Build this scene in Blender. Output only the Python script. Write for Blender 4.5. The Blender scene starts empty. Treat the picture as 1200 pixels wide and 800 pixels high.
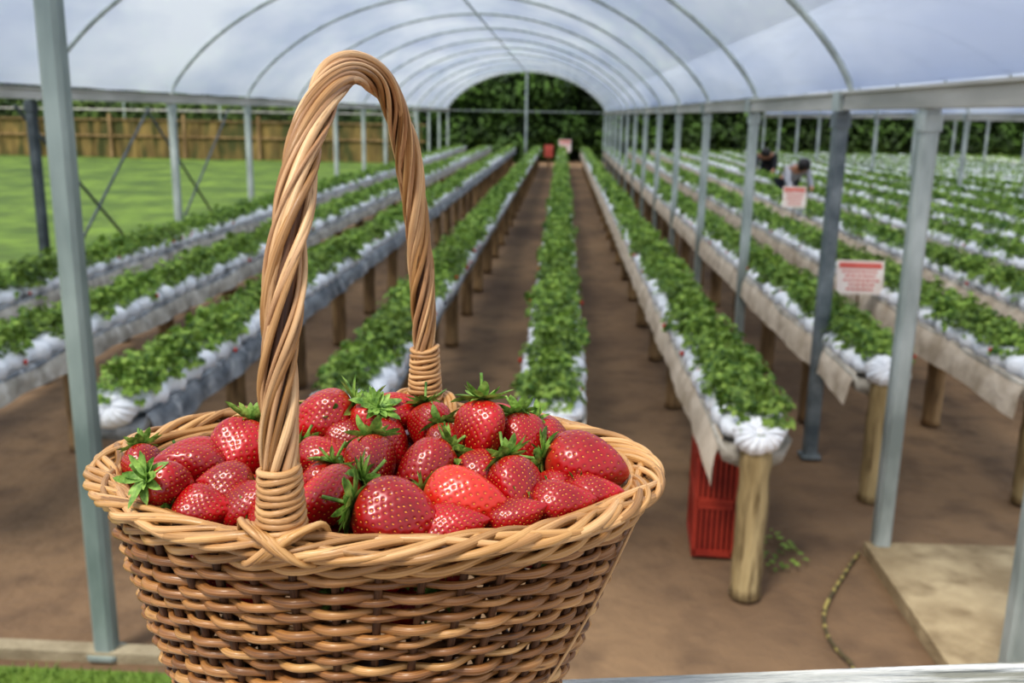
import bpy, math, random
import numpy as np
from mathutils import Vector, Matrix, Quaternion
random.seed(7); np.random.seed(7)
PI=math.pi
C=bpy.context.scene.collection
sc=bpy.context.scene
try:
    sc.view_settings.view_transform='Standard'
    sc.view_settings.look='Medium High Contrast'
except Exception: pass
# ---------------------------------------------------------------- camera
F=1117.0; H=1.7
vy=Vector((60,265,-F)).normalized(); vz=Vector((82,4689,F)).normalized()
vz=(vz-vy*vz.dot(vy)).normalized(); vx=vy.cross(vz).normalized()
R=Matrix((vx,vy,vz)); CAM=Vector((0,0,H))
cd=bpy.data.cameras.new('camera'); cam=bpy.data.objects.new('camera',cd); C.objects.link(cam)
cam.matrix_world=Matrix.Translation(CAM)@R.to_4x4()
cd.sensor_width=36; cd.lens=F/1200*36; cd.clip_start=.02; cd.clip_end=300
cd.dof.use_dof=True; cd.dof.focus_distance=.52; cd.dof.aperture_fstop=12
sc.camera=cam
def ray(u,v): return R@Vector(((u-600)/F,(400-v)/F,-1))
def P(u,v,z):
    d=ray(u,v); return CAM+d*((z-H)/d.z)
def PY(u,v,Y):
    d=ray(u,v); return CAM+d*(Y/d.y)
def proj(p):
    c=R.transposed()@(Vector(p)-CAM)
    if c.z>-.05: return None
    return 600+F*c.x/-c.z, 400-F*c.y/-c.z
cR=R@Vector((1,0,0)); cU=R@Vector((0,1,0)); cT=R@Vector((0,0,1))
# ---------------------------------------------------------------- materials
def col(r,g,b):
    f=lambda c:(c/255/12.92) if c/255<=.04045 else ((c/255+.055)/1.055)**2.4
    return (f(r),f(g),f(b),1)
def mat(name,c1,c2=None,scale=6,rough=.6,bump=0,bscale=None,coat=0,sss=0,stretch=(1,1,1),rnd=0,transl=0,metal=0,spec=.5,lo=.35,hi=.65,detail=4,clear=0,coatr=.15,c3=None,s3=30,lo3=.48,hi3=.66,dim=None,pale=None):
    m=bpy.data.materials.new(name); m.use_nodes=True; nt=m.node_tree; N=nt.nodes; L=nt.links
    b=N['Principled BSDF']; out=N['Material Output']
    b.inputs['Roughness'].default_value=rough; b.inputs['Metallic'].default_value=metal
    b.inputs['Specular IOR Level'].default_value=spec; b.inputs['Coat Weight'].default_value=coat
    b.inputs['Coat Roughness'].default_value=coatr
    tc=N.new('ShaderNodeTexCoord'); mp=N.new('ShaderNodeMapping'); mp.inputs['Scale'].default_value=stretch
    L.new(tc.outputs['Object'],mp.inputs['Vector'])
    nz=N.new('ShaderNodeTexNoise'); nz.inputs['Scale'].default_value=scale; nz.inputs['Detail'].default_value=detail
    L.new(mp.outputs[0],nz.inputs['Vector'])
    cr=N.new('ShaderNodeValToRGB'); cr.color_ramp.elements[0].position=lo; cr.color_ramp.elements[1].position=hi
    cr.color_ramp.elements[0].color=c1; cr.color_ramp.elements[1].color=c2 or c1
    L.new(nz.outputs['Fac'],cr.inputs[0]); last=cr.outputs[0]
    if c3:
        n3=N.new('ShaderNodeTexNoise'); n3.inputs['Scale'].default_value=s3; n3.inputs['Detail'].default_value=7; L.new(mp.outputs[0],n3.inputs['Vector'])
        r3=N.new('ShaderNodeMapRange'); r3.inputs[1].default_value=lo3; r3.inputs[2].default_value=hi3; L.new(n3.outputs['Fac'],r3.inputs[0])
        mx3=N.new('ShaderNodeMixRGB'); mx3.inputs[2].default_value=c3; L.new(r3.outputs[0],mx3.inputs[0]); L.new(last,mx3.inputs[1]); last=mx3.outputs[0]
    for nm_,cc in(('pale',pale),('dim',dim)):
        if cc:
            at=N.new('ShaderNodeAttribute'); at.attribute_name=nm_; mx4=N.new('ShaderNodeMixRGB'); mx4.inputs[2].default_value=cc
            L.new(at.outputs['Fac'],mx4.inputs[0]); L.new(last,mx4.inputs[1]); last=mx4.outputs[0]
    if rnd:
        oi=N.new('ShaderNodeObjectInfo'); mr=N.new('ShaderNodeMapRange'); mr.inputs[3].default_value=1-rnd; mr.inputs[4].default_value=1+rnd
        L.new(oi.outputs['Random'],mr.inputs[0]); hs=N.new('ShaderNodeHueSaturation')
        L.new(mr.outputs[0],hs.inputs['Value']); L.new(last,hs.inputs['Color']); last=hs.outputs[0]
    L.new(last,b.inputs['Base Color'])
    if sss:
        b.inputs['Subsurface Weight'].default_value=sss; b.inputs['Subsurface Radius'].default_value=(.006,.002,.001); b.inputs['Subsurface Scale'].default_value=1
    if bump:
        n2=N.new('ShaderNodeTexNoise'); n2.inputs['Scale'].default_value=bscale or scale*4; n2.inputs['Detail'].default_value=5
        L.new(mp.outputs[0],n2.inputs['Vector'])
        bp=N.new('ShaderNodeBump'); bp.inputs['Strength'].default_value=bump; bp.inputs['Distance'].default_value=.02
        L.new(n2.outputs['Fac'],bp.inputs['Height']); L.new(bp.outputs[0],b.inputs['Normal'])
    o_=b.outputs[0]
    if transl:
        t=N.new('ShaderNodeBsdfTranslucent'); mx=N.new('ShaderNodeMixShader'); mx.inputs[0].default_value=transl
        L.new(last,t.inputs['Color']); L.new(o_,mx.inputs[1]); L.new(t.outputs[0],mx.inputs[2]); o_=mx.outputs[0]
    if clear:
        t=N.new('ShaderNodeBsdfTransparent'); mx=N.new('ShaderNodeMixShader'); mx.inputs[0].default_value=clear
        L.new(o_,mx.inputs[1]); L.new(t.outputs[0],mx.inputs[2]); o_=mx.outputs[0]
    L.new(o_,out.inputs['Surface'])
    return m
def wmat(name,dark,mid,light,rough=.42,coat=.25):
    m=bpy.data.materials.new(name); m.use_nodes=True; nt=m.node_tree; N=nt.nodes; L=nt.links; b=N['Principled BSDF']
    at=N.new('ShaderNodeAttribute'); at.attribute_name='tc'
    def nz(sx,sy,sc_,det):
        mp=N.new('ShaderNodeMapping'); mp.inputs['Scale'].default_value=(sx,sy,sy); L.new(at.outputs['Vector'],mp.inputs['Vector'])
        n=N.new('ShaderNodeTexNoise'); n.inputs['Scale'].default_value=sc_; n.inputs['Detail'].default_value=det; L.new(mp.outputs[0],n.inputs['Vector']); return n
    n1=nz(22,.7,1,3); n2=nz(16,7,1,4); n3=nz(70,2,1,2)
    cr=N.new('ShaderNodeValToRGB'); E=cr.color_ramp.elements; E[0].position=.3; E[0].color=dark; E[1].position=.72; E[1].color=light
    e=E.new(.5); e.color=mid
    ad=N.new('ShaderNodeMath'); ad.operation='MULTIPLY_ADD'; ad.inputs[1].default_value=.55
    mu=N.new('ShaderNodeMath'); mu.operation='MULTIPLY'; mu.inputs[1].default_value=.45
    L.new(n2.outputs['Fac'],mu.inputs[0]); L.new(n1.outputs['Fac'],ad.inputs[0]); L.new(mu.outputs[0],ad.inputs[2]); L.new(ad.outputs[0],cr.inputs[0])
    r3=N.new('ShaderNodeMapRange'); r3.inputs[1].default_value=.64; r3.inputs[2].default_value=.74; r3.inputs[4].default_value=.75; L.new(n3.outputs['Fac'],r3.inputs[0])
    mx=N.new('ShaderNodeMixRGB'); mx.inputs[2].default_value=(dark[0]*.45,dark[1]*.4,dark[2]*.4,1); L.new(r3.outputs[0],mx.inputs[0]); L.new(cr.outputs[0],mx.inputs[1])
    L.new(mx.outputs[0],b.inputs['Base Color']); b.inputs['Roughness'].default_value=rough; b.inputs['Coat Weight'].default_value=coat; b.inputs['Coat Roughness'].default_value=.2
    bp=N.new('ShaderNodeBump'); bp.inputs['Strength'].default_value=.5; bp.inputs['Distance'].default_value=.0012; L.new(n2.outputs['Fac'],bp.inputs['Height']); L.new(bp.outputs[0],b.inputs['Normal'])
    return m
M={}
M['soil']=mat('soil',col(92,72,54),col(152,124,92),.6,.95,.8,16,lo=.3,hi=.76,detail=8,c3=col(84,66,50),s3=5,lo3=.48,hi3=.85)
M['lawn']=mat('lawn',col(66,90,32),col(112,138,50),.8,.9,.6,60,detail=12,c3=col(74,94,36),s3=3,lo3=.46,hi3=.7)
M['grass']=mat('grass',col(84,112,44),col(142,162,76),14,.6,transl=.3)
M['concrete']=mat('concrete',col(140,122,92),col(178,160,126),5,.9,.4,60,detail=9,c3=col(122,104,76),s3=9,lo3=.48,hi3=.75)
M['kerb']=mat('kerb',col(134,122,98),col(164,152,126),9,.9,.3,50)
M['steel']=mat('galvanised steel',col(134,144,140),col(186,194,190),9,.45,.05,40,metal=.25,stretch=(1,1,.3))
M['fsteel']=mat('weathered steel',col(108,122,118),col(154,166,160),7,.5,.08,30,metal=.2,stretch=(1,1,.3))
M['dsteel']=mat('dark steel',col(56,64,68),col(86,94,98),9,.5,metal=.3)
M['beam']=mat('beam',col(164,162,154),col(202,198,190),7,.5,.05,30,metal=.2,stretch=(1,.2,1))
M['film']=mat('greenhouse film',col(194,205,226),col(230,237,246),1.2,.25,.12,5,transl=.6,stretch=(1,.35,1),clear=.30)
M['bag']=mat('white bag film',col(214,218,222),col(244,245,246),9,.4,.35,30)
M['tray']=mat('grey tray film',col(96,102,108),col(160,164,166),7,.55,.6,18,c3=col(196,198,198),s3=12,lo3=.55,hi3=.7)
M['trayl']=mat('pale tray',col(150,144,132),col(196,190,176),7,.7,.6,18,c3=col(216,212,202),s3=12,lo3=.55,hi3=.7)
M['cloth']=mat('beige cloth',col(180,164,142),col(218,204,184),7,.9,.4,26)
M['pole']=mat('peeled timber',col(132,112,74),col(194,174,130),9,.9,.8,40,stretch=(1,1,.12),rnd=.08,c3=col(114,96,64),s3=34,detail=7)
M['poledark']=mat('timber post',col(120,96,66),col(174,146,106),9,.9,.7,40,stretch=(1,1,.12),rnd=.2,c3=col(100,80,54),s3=34)
M['leaf']=mat('strawberry leaf',col(56,90,30),col(150,178,82),26,.5,transl=.25,rnd=.3,detail=3,spec=.4)
M['leaf2']=mat('strawberry leaf far',col(58,94,32),col(150,180,84),9,.55,transl=.25,detail=3,spec=.4)
M['leafy']=mat('young strawberry leaf',col(110,140,52),col(172,196,98),26,.5,transl=.25,rnd=.2,detail=3,spec=.4)
M['stalk']=mat('green stalk',col(120,150,60),col(150,170,80),20,.5)
M['smallberry']=mat('small berry',col(170,34,26),col(205,60,34),60,.4)
M['tree']=mat('tree leaf',col(24,42,16),col(74,104,36),1.6,.7,transl=.15,rnd=.3)
M['trunk']=mat('trunk',col(60,48,36),col(90,72,52),8,.9,.4)
M['board']=mat('brown boards',col(100,84,50),col(148,126,76),1.3,.9,.3,20,stretch=(2,2,.6),c3=col(78,80,44),s3=1.2,lo3=.45,hi3=.6)
M['white']=mat('weathered white paint',col(160,162,156),col(212,212,206),60,.9,.9,120,stretch=(.08,1,1),lo=.3,hi=.55,c3=col(132,132,120),s3=90,lo3=.5,hi3=.62)
M['red']=mat('red crate plastic',col(136,42,28),col(166,60,40),8,.6)
M['sred']=mat('sign red',col(200,92,78),col(212,106,90),8,.5)
M['swhite']=mat('sign white',col(224,208,196),col(234,222,212),8,.5)
M['rope']=mat('hazard rope',col(80,70,46),col(160,146,84),26,.8,lo=.47,hi=.53,detail=1)
M['w1']=wmat('wicker brown',col(108,70,34),col(162,114,64),col(210,162,102))
M['w2']=wmat('wicker dark',col(86,54,26),col(132,88,46),col(180,130,78))
M['w3']=wmat('wicker tan',col(134,92,48),col(184,138,82),col(222,180,122))
M['wr']=wmat('wicker rim',col(138,96,56),col(190,144,92),col(226,186,134),.46,.18)
M['wr2']=wmat('wicker rim brown',col(106,72,38),col(158,116,68),col(202,158,106),.46,.18)
M['wh']=wmat('wicker handle',col(116,82,52),col(172,130,90),col(216,176,130),.5,.1)
M['wh2']=wmat('wicker handle pale',col(148,110,72),col(202,162,116),col(232,198,152),.5,.1)
M['wd']=wmat('wicker stake',col(52,32,18),col(82,52,28),col(116,78,46),.6,0)
M['pale']=wmat('split reed',col(150,108,66),col(190,148,100),col(214,174,124),.5,0)
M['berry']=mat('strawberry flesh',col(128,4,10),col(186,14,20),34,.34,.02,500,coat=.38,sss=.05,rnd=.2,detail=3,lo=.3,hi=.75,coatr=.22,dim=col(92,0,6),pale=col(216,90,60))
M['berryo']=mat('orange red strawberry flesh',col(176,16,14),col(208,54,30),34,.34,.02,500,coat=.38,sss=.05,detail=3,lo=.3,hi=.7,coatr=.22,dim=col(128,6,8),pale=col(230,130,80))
M['seed']=mat('seeds',col(186,104,40),col(218,150,66),300,.8,spec=.1)
M['calyx']=mat('calyx leaf',col(66,108,36),col(160,194,96),130,.5,.2,400,transl=.2,detail=3)
M['skin']=mat('skin',col(190,140,112),col(200,150,122),10,.5)
M['hair']=mat('black hair',col(18,15,14),col(32,26,24),40,.5)
M['shirtw']=mat('light top',col(160,160,166),col(190,190,196),10,.8)
M['shirtd']=mat('dark top',col(28,28,34),col(44,44,50),10,.8)
M['trouser']=mat('dark trousers',col(28,32,44),col(44,48,60),10,.8)
# ---------------------------------------------------------------- mesh builder
class MB:
    def __init__(s): s.v=[]; s.f=[]; s.m=[]; s.t={}
    def add(s,vs,fs,mi=0):
        o=len(s.v); s.v.extend([tuple(v) for v in vs]); s.f.extend([tuple(i+o for i in f) for f in fs]); s.m.extend([mi]*len(fs))
    def box(s,c,d,mi=0,rot=None,bev=0):
        x,y,z=[k/2 for k in d]; vs=[]
        if bev:
            b=min(bev,x*.9,y*.9)
            ring=[(x-b,-y),(x,-y+b),(x,y-b),(x-b,y),(-x+b,y),(-x,y-b),(-x,-y+b),(-x+b,-y)]
            vs=[Vector((p,q,-z)) for p,q in ring]+[Vector((p,q,z)) for p,q in ring]
            fs=[(i,(i+1)%8,(i+1)%8+8,i+8) for i in range(8)]+[tuple(range(7,-1,-1)),tuple(range(8,16))]
        else:
            vs=[Vector((i*x,j*y,k*z)) for i in(-1,1) for j in(-1,1) for k in(-1,1)]
            fs=[(0,1,3,2),(4,6,7,5),(0,4,5,1),(2,3,7,6),(0,2,6,4),(1,5,7,3)]
        if rot is not None: vs=[rot@v for v in vs]
        s.add([v+Vector(c) for v in vs],fs,mi)
    def tube(s,pts,r,n=8,closed=False,mi=0,ref=None,tc=False):
        pts=[Vector(p) for p in pts]; k=len(pts); rr=r if isinstance(r,(list,tuple)) else [r]*k
        T=[]
        for i in range(k):
            a=pts[(i-1)%k] if (closed or i>0) else pts[i]; b=pts[(i+1)%k] if (closed or i<k-1) else pts[i]
            T.append((b-a).normalized())
        vs=[]; nrm=None; base=len(s.v); L_=0; sd=random.uniform(0,50)
        for i in range(k):
            t=T[i]
            if i: L_+=(pts[i]-pts[i-1]).length
            if ref is not None: nrm=Vector(ref).cross(t).normalized()
            elif nrm is None:
                nrm=(Vector((0,0,1)).cross(t) if abs(t.z)<.9 else Vector((1,0,0)).cross(t)).normalized()
            else: nrm=(nrm-t*nrm.dot(t)).normalized()
            bn=t.cross(nrm)
            for j in range(n):
                a=2*PI*j/n; vs.append(pts[i]+(nrm*math.cos(a)+bn*math.sin(a))*rr[i])
                if tc: s.t[base+i*n+j]=(L_+sd,.5*math.cos(a)+sd,.5*math.sin(a))
        fs=[]
        for i in range(k if closed else k-1):
            i2=(i+1)%k
            for j in range(n): fs.append((i*n+j,i*n+(j+1)%n,i2*n+(j+1)%n,i2*n+j))
        if not closed: fs.append(tuple(range(n-1,-1,-1))); fs.append(tuple((k-1)*n+j for j in range(n)))
        s.add(vs,fs,mi)
    def lathe(s,prof,n=16,c=(0,0,0),mi=0,fn=None):
        vs=[];k=len(prof)
        for i,(r,z) in enumerate(prof):
            for j in range(n):
                a=2*PI*j/n; q=r*(fn(a,i/(k-1)) if fn else 1); vs.append((c[0]+q*math.cos(a),c[1]+q*math.sin(a),c[2]+z))
        fs=[(i*n+j,i*n+(j+1)%n,(i+1)*n+(j+1)%n,(i+1)*n+j) for i in range(k-1) for j in range(n)]
        fs.append(tuple(range(n-1,-1,-1))); fs.append(tuple((k-1)*n+j for j in range(n)))
        s.add(vs,fs,mi)
    def shear(s,k,h):
        s.v=[(x-k*(1-min(z,h)/h),y,z) for x,y,z in s.v]
    def mesh(s,name,mats,smooth=True):
        me=bpy.data.meshes.new(name); me.from_pydata(s.v,[],s.f)
        if not isinstance(mats,(list,tuple)): mats=[mats]
        for m in mats: me.materials.append(m)
        me.polygons.foreach_set('material_index',s.m)
        me.polygons.foreach_set('use_smooth',[smooth]*len(s.f))
        if s.t:
            a=me.attributes.new('tc','FLOAT_VECTOR','POINT'); fl=[0.0]*(3*len(s.v))
            for i,q in s.t.items(): fl[3*i:3*i+3]=q
            a.data.foreach_set('vector',fl)
        me.update()
        return me
    def build(s,name,mats,parent=None,loc=(0,0,0),smooth=True):
        o=bpy.data.objects.new(name,s.mesh(name,mats,smooth)); C.objects.link(o); o.location=loc
        if parent: o.parent=parent
        return o
def tag(o,label,cat,group=None,kind=None):
    o['label']=label
    if cat: o['category']=cat
    if group: o['group']=group
    if kind: o['kind']=kind
    return o
def thing(name,label,cat,loc=(0,0,0),rz=0,group=None):
    o=bpy.data.objects.new(name,None); C.objects.link(o); o.location=loc; o.rotation_euler=(0,0,rz); o.empty_display_size=.05
    return tag(o,label,cat,group)
def spawn(name,parts,label,cat,loc,rz=0,sc_=1,group=None):
    t=thing(name,label,cat,loc,rz,group); t.scale=(sc_,)*3 if not isinstance(sc_,tuple) else sc_
    for nm,me in parts:
        o=bpy.data.objects.new(nm,me); C.objects.link(o); o.parent=t
    return t
# ---------------------------------------------------------------- ground
def sheet(name,x0,x1,y0,y1,z,m,nx=1,ny=1,amp=0,kind='structure',label=None):
    b=MB(); vs=[];fs=[]
    for j in range(ny+1):
        for i in range(nx+1):
            x=x0+(x1-x0)*i/nx; y=y0+(y1-y0)*j/ny
            vs.append((x,y,z+amp*(math.sin(x*2.1+y*1.3)+math.sin(x*5.2-y*3.1)*.5+random.uniform(-.5,.5))))
    fs=[(j*(nx+1)+i,j*(nx+1)+i+1,(j+1)*(nx+1)+i+1,(j+1)*(nx+1)+i) for j in range(ny) for i in range(nx)]
    b.add(vs,fs); o=b.build(name,m); o['kind']=kind; o['label']=label or name; return o
sheet('ground',-40,40,-3,70,-.012,M['soil'],160,146,.006,label='bare brown soil floor of the growing tunnels')
sheet('lawn',-40,-3.95,3.2,60,.012,M['lawn'],40,40,.01,label='mown green lawn to the left of the tunnel')
sheet('grass_verge',-3.4,-.95,.9,2.56,.008,M['lawn'],10,10,.004,label='grassy strip at the foot of the front tunnel post')
def blades(name,label,x0,x1,y0,y1,n,h,m=M['grass'],z=0,w=.0025):
    b=MB()
    for i in range(n):
        x=random.uniform(x0,x1);y=random.uniform(y0,y1);a=random.uniform(0,2*PI);hh=h*random.uniform(.5,1.2)
        lx=random.gauss(0,.35)*hh;ly=random.gauss(0,.35)*hh; dx=math.cos(a)*w;dy=math.sin(a)*w
        b.add([(x-dx,y-dy,z),(x+dx,y+dy,z),(x+dx*.8+lx*.4,y+dy*.8+ly*.4,z+hh*.6),(x-dx*.8+lx*.4,y-dy*.8+ly*.4,z+hh*.6),(x+lx,y+ly,z+hh)],[(0,1,2,3),(3,2,4)])
    return tag(b.build(name,m),label,'grass',kind='stuff')
blades('grass_blades','short green grass blades on the strip by the front post',-2.5,-.98,1.7,2.55,9000,.035)
kb=P(60,762,.02).y
b=MB(); b.box((-2.2,kb+.02,.005),(2.6,.06,.04)); o=b.build('concrete_kerb',M['kerb'],smooth=False); tag(o,'narrow grey concrete kerb between grass and soil','kerb')
s1=P(1012,636,.04); s2=P(1110,778,.04)
d=(s2-s1); d.z=0
b=MB(); ev=d*1.6; w=Vector((1.25,.03,0))
q=[s1,s1+w,s1+w+ev,s1+ev]
vs=[(p.x,p.y,-.01) for p in q]+[(p.x,p.y,.045) for p in q]
b.add(vs,[(3,2,1,0),(4,5,6,7),(0,1,5,4),(1,2,6,5),(2,3,7,6),(3,0,4,7)])
tag(b.build('concrete_slab',M['concrete'],smooth=False),'sandy concrete slab at the foot of the right-hand steel post','slab')
rp=[P(u,v,.008) for u,v in[(1006,648),(996,662),(978,690),(967,712),(966,730),(972,748),(984,764),(998,778),(1006,800)]]
def cr(pts,k=8):
    out=[];n=len(pts)
    for i in range(n-1):
        p0=pts[max(i-1,0)];p1=pts[i];p2=pts[i+1];p3=pts[min(i+2,n-1)]
        for j in range(k):
            t=j/k; out.append(.5*((2*p1)+(p2-p0)*t+(2*p0-5*p1+4*p2-p3)*t*t+(3*p1-p0-3*p2+p3)*t**3))
    out.append(pts[-1]); return out
b=MB(); b.tube(cr(rp),.007,8); tag(b.build('rope',M['rope']),'yellow and black rope lying on soil beside the concrete slab','rope')
# ---------------------------------------------------------------- tunnels
ZR=1.815; HW=2.515; RISE=1.2
RC=(HW*HW+RISE*RISE)/(2*RISE)
def arch(s):
    s=max(-1,min(1,s)); c=math.sqrt(RC*RC-(s*HW)**2)-(RC-RISE); e=RISE*math.sqrt(max(0,1-s*s)); return .68*c+.32*e
HY=[2.45,4.65]+[6.88+2.22*i for i in range(12)]
YEND=HY[-1]
def canopy(xc,label,y0=1.9):
    b=MB(); nx=40; ys=[]; y=y0
    while y<YEND+.05: ys.append(y); y+=.37
    vs=[]
    for y in ys:
        k=min(abs(y-h) for h in HY)
        sag=-.02*min(1,k/1.1)
        for i in range(nx+1):
            s=math.sin((i/nx-.5)*PI)
            vs.append((xc+s*HW,y,ZR+.03+arch(s)+sag*math.cos(s*1.4)+.004*math.sin(y*7+i)))
    n=nx+1
    b.add(vs,[(j*n+i,j*n+i+1,(j+1)*n+i+1,(j+1)*n+i) for j in range(len(ys)-1) for i in range(nx)])
    tag(b.build('plastic_canopy',M['film']),label,'plastic roof')
XC=-1.18
canopy(XC,'milky plastic film roof arched over the central tunnel')
canopy(XC+5.03,'milky plastic film roof of the neighbouring tunnel on the right')
canopy(XC+10.06,'milky plastic film roof of the farthest tunnel on the right',8)
def hoop_mesh():
    b=MB(); pts=[]
    for i in range(41):
        s=math.sin((i/40-.5)*PI); pts.append((s*HW,0,arch(s)))
    b.tube(pts,.016,8); return b.mesh('hoop',mat('hoop steel',col(142,150,146),col(182,190,184),9,.5,metal=.1))
hm=hoop_mesh()
def single(name,me,loc,label,cat,group=None,rz=0):
    o=bpy.data.objects.new(name,me); C.objects.link(o); o.location=loc; o.rotation_euler.z=rz; return tag(o,label,cat,group)
for k,(xo,lab) in enumerate([(0,'curved steel roof hoop spanning the central tunnel'),(5.03,'curved steel roof hoop of the neighbouring right tunnel'),(10.06,'curved steel roof hoop of the farthest right tunnel')]):
    for y in HY:
        if k and y<6: continue
        if k==2 and y<9: continue
        single('roof_hoop',hm,(XC+xo,y,ZR),lab,'hoop',['hoops of the central tunnel','hoops of the right tunnel','hoops of the farthest tunnel'][k])
for k,(xo,lab) in enumerate([(0,'thin steel ridge pole along the top of the central tunnel'),(5.03,'thin steel ridge pole along the right tunnel')]):
    b=MB(); b.tube([(XC+xo,2.0,ZR+RISE-.03),(XC+xo,YEND,ZR+RISE-.03)],.014,8); tag(b.build('ridge_pole',M['steel']),lab,'pole')
for x,lab,w in[(1.335,'long pale steel gutter beam on top of the right-hand posts',.1),(-3.7,'long steel gutter beam above the left-hand posts',.07),(6.36,'long steel gutter beam beyond the right-hand rows',.08),(11.4,'long steel gutter beam farthest to the right',.08)]:
    t=thing('gutter_beam',lab,'beam',(x,0,ZR-.03))
    b=MB(); b.box((0,(1.9+YEND)/2,0),(w,YEND-1.9,.075)); b.build('beam',M['beam'],t,smooth=False)
    for s_ in(-1,1):
        b=MB(); b.box((s_*(w/2+.008),(1.9+YEND)/2,.036),(.02,YEND-1.9,.012)); b.build('lip',M['beam'],t,smooth=False)
    for y in HY:
        b=MB(); b.box((-w/2-.01,y,0),(.02,.12,.09)); b.build('clamp',M['steel'],t,smooth=False)
def post_parts(h,w,m):
    b=MB(); b.box((0,0,h/2),(w,w,h),bev=.012); shaft=b.mesh('shaft',m,False)
    b=MB(); b.box((0,0,.008),(w*1.5,w*1.5,.014),bev=.01); bp=b.mesh('base_plate',m,False)
    b=MB(); b.box((0,0,h-.05),(w*1.22,w*1.22,.06),bev=.012)
    br=b.mesh('bracket',m,False)
    return [('shaft',shaft),('base_plate',bp),('bracket',br)]
pp=post_parts(ZR-.07,.066,M['steel']); pd=post_parts(ZR-.07,.066,M['dsteel']); pm=post_parts(ZR-.07,.068,mat('mid steel',col(86,96,100),col(130,138,140),9,.5,metal=.3))
RY=[2.5,3.62,4.75]+HY[2:]
for i,y in enumerate(RY):
    lab={0:'galvanised steel post at the lower right beside the white ledge',1:'galvanised steel post standing at the corner of the concrete slab',2:'galvanised steel post just behind the first one, left of the red and white sign'}.get(i,'galvanised steel post in the receding line right of the centre rows')
    spawn('steel_post',pm if i==2 else pp,lab,'post',(1.325,y,0),group=None if i<3 else 'right-hand line of tunnel posts')
for i,y in enumerate(HY[2:]):
    lab={0:'dark steel post nearest on the left beside the lawn',1:'second steel post along the lawn, with crossed braces'}.get(i,'steel post in the receding line beside the lawn')
    spawn('steel_post',pd if i in(0,) else pp,lab,'post',(-3.7 if i else -3.83,y,0),group=None if i in(0,1) else 'left-hand line of tunnel posts')
for y in HY[3:]: spawn('steel_post',pp,'steel post in the line beyond the right-hand rows','post',(6.36,y,0),group='far right line of tunnel posts')
for y in HY[6:]: spawn('steel_post',pp,'steel post in the farthest line on the right','post',(11.4,y,0),group='farthest right line of tunnel posts')
b=P(126,766,0)
spawn('steel_post',post_parts(ZR+RISE-.03,.064,M['fsteel']),'tall galvanised steel post left of the basket, rising out of frame','post',(b.x,b.y,0))
spawn('steel_post',post_parts(ZR+RISE-.05,.08,M['steel']),'steel post in the middle of the tunnel far end','post',(XC,YEND,0))
t=thing('end_bar','thin steel cross bar at the far end of the tunnel','bar',(XC,YEND,ZR)); b=MB(); b.tube([(-HW,0,-.02),(HW,0,-.02)],.02,6); b.build('bar',M['steel'],t)
for k,(y0,y1) in enumerate([(6.88,9.1),(9.1,11.32)]):
    t=thing('cross_brace','pair of dark crossed braces between steel posts by the lawn, '+('nearer bay' if k==0 else 'farther bay'),'brace',(-3.95,0,0))
    for a,c in[((0,y0,1.7),(0,y1,.1)),((.03,y0,.1),(.03,y1,1.7))]:
        b=MB(); b.tube([a,c],.013,6); b.build('brace_rod',M['dsteel'],t)
# ---------------------------------------------------------------- plants
def leaflet(b,base,dirv,up,L,W,mi=0):
    side=dirv.cross(up).normalized(); up2=side.cross(dirv).normalized()
    tip=base+dirv*L-up2*L*.18; m1=base+dirv*L*.5
    l=m1+side*W*.5+up2*W*.2; r=m1-side*W*.5+up2*W*.2
    l2=base+dirv*L*.85+side*W*.28; r2=base+dirv*L*.85-side*W*.28
    b.add([base,l,m1,r,l2,tip,r2],[(0,2,1),(0,3,2),(1,2,5,4),(2,3,6,5)],mi)
PR=.118
def plant_mesh(seed,nl=72):
    rd=random.Random(seed); b=MB(); st=MB()
    for i in range(nl):
        a=rd.uniform(0,2*PI); q=math.sqrt(rd.uniform(.02,1)); rad=PR*q*rd.uniform(.9,1.12)
        z=.115-.085*q*q+rd.uniform(-.04,.035)
        c=Vector((math.cos(a)*rad,math.sin(a)*rad,z)); out=Vector((math.cos(a),math.sin(a),0))
        st.tube([(c.x*.1,c.y*.1,0),(c.x*.5,c.y*.5,z*.75),tuple(c)],.0015,3)
        nrm=(Vector((0,0,1))+out*(.2+.7*q)+Vector((rd.gauss(0,.36),rd.gauss(0,.36),0))).normalized()
        f=(out-nrm*out.dot(nrm)).normalized(); s=rd.uniform(.65,1.15)
        for k in(-1,0,1):
            dv=Quaternion(nrm,k*1.25)@f
            leaflet(b,c,dv,nrm,.031*s,.026*s,0 if rd.random()<.8 else 1)
    return b.mesh('foliage',[M['leaf'],M['leafy']],False), st.mesh('leaf_stalks',M['stalk'],False)
def mini_berry(x,y,z,L=.03):
    b=MB(); b.tube([(x*.6,y*.6,z+.05),(x,y,z+.03),(x,y,z)],.0013,3,mi=1)
    b.lathe([(.001,-L),(L*.22,-L*.82),(L*.38,-L*.45),(L*.4,-L*.18),(L*.2,0),(.001,.001)],8,(x,y,z),0)
    return b.mesh('fruit',[M['smallberry'],M['stalk']])
PV=[]
for s in range(6):
    f,st=plant_mesh(s); parts=[('foliage',f),('leaf_stalks',st)]
    rd=random.Random(s+50)
    for k in range([0,1,0,0,2,1][s]):
        sd=rd.choice((-1,1)); parts.append(('fruit',mini_berry(sd*rd.uniform(.118,.13),rd.uniform(-.08,.08),rd.uniform(-.02,.03),.022)))
    PV.append(parts)
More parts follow.
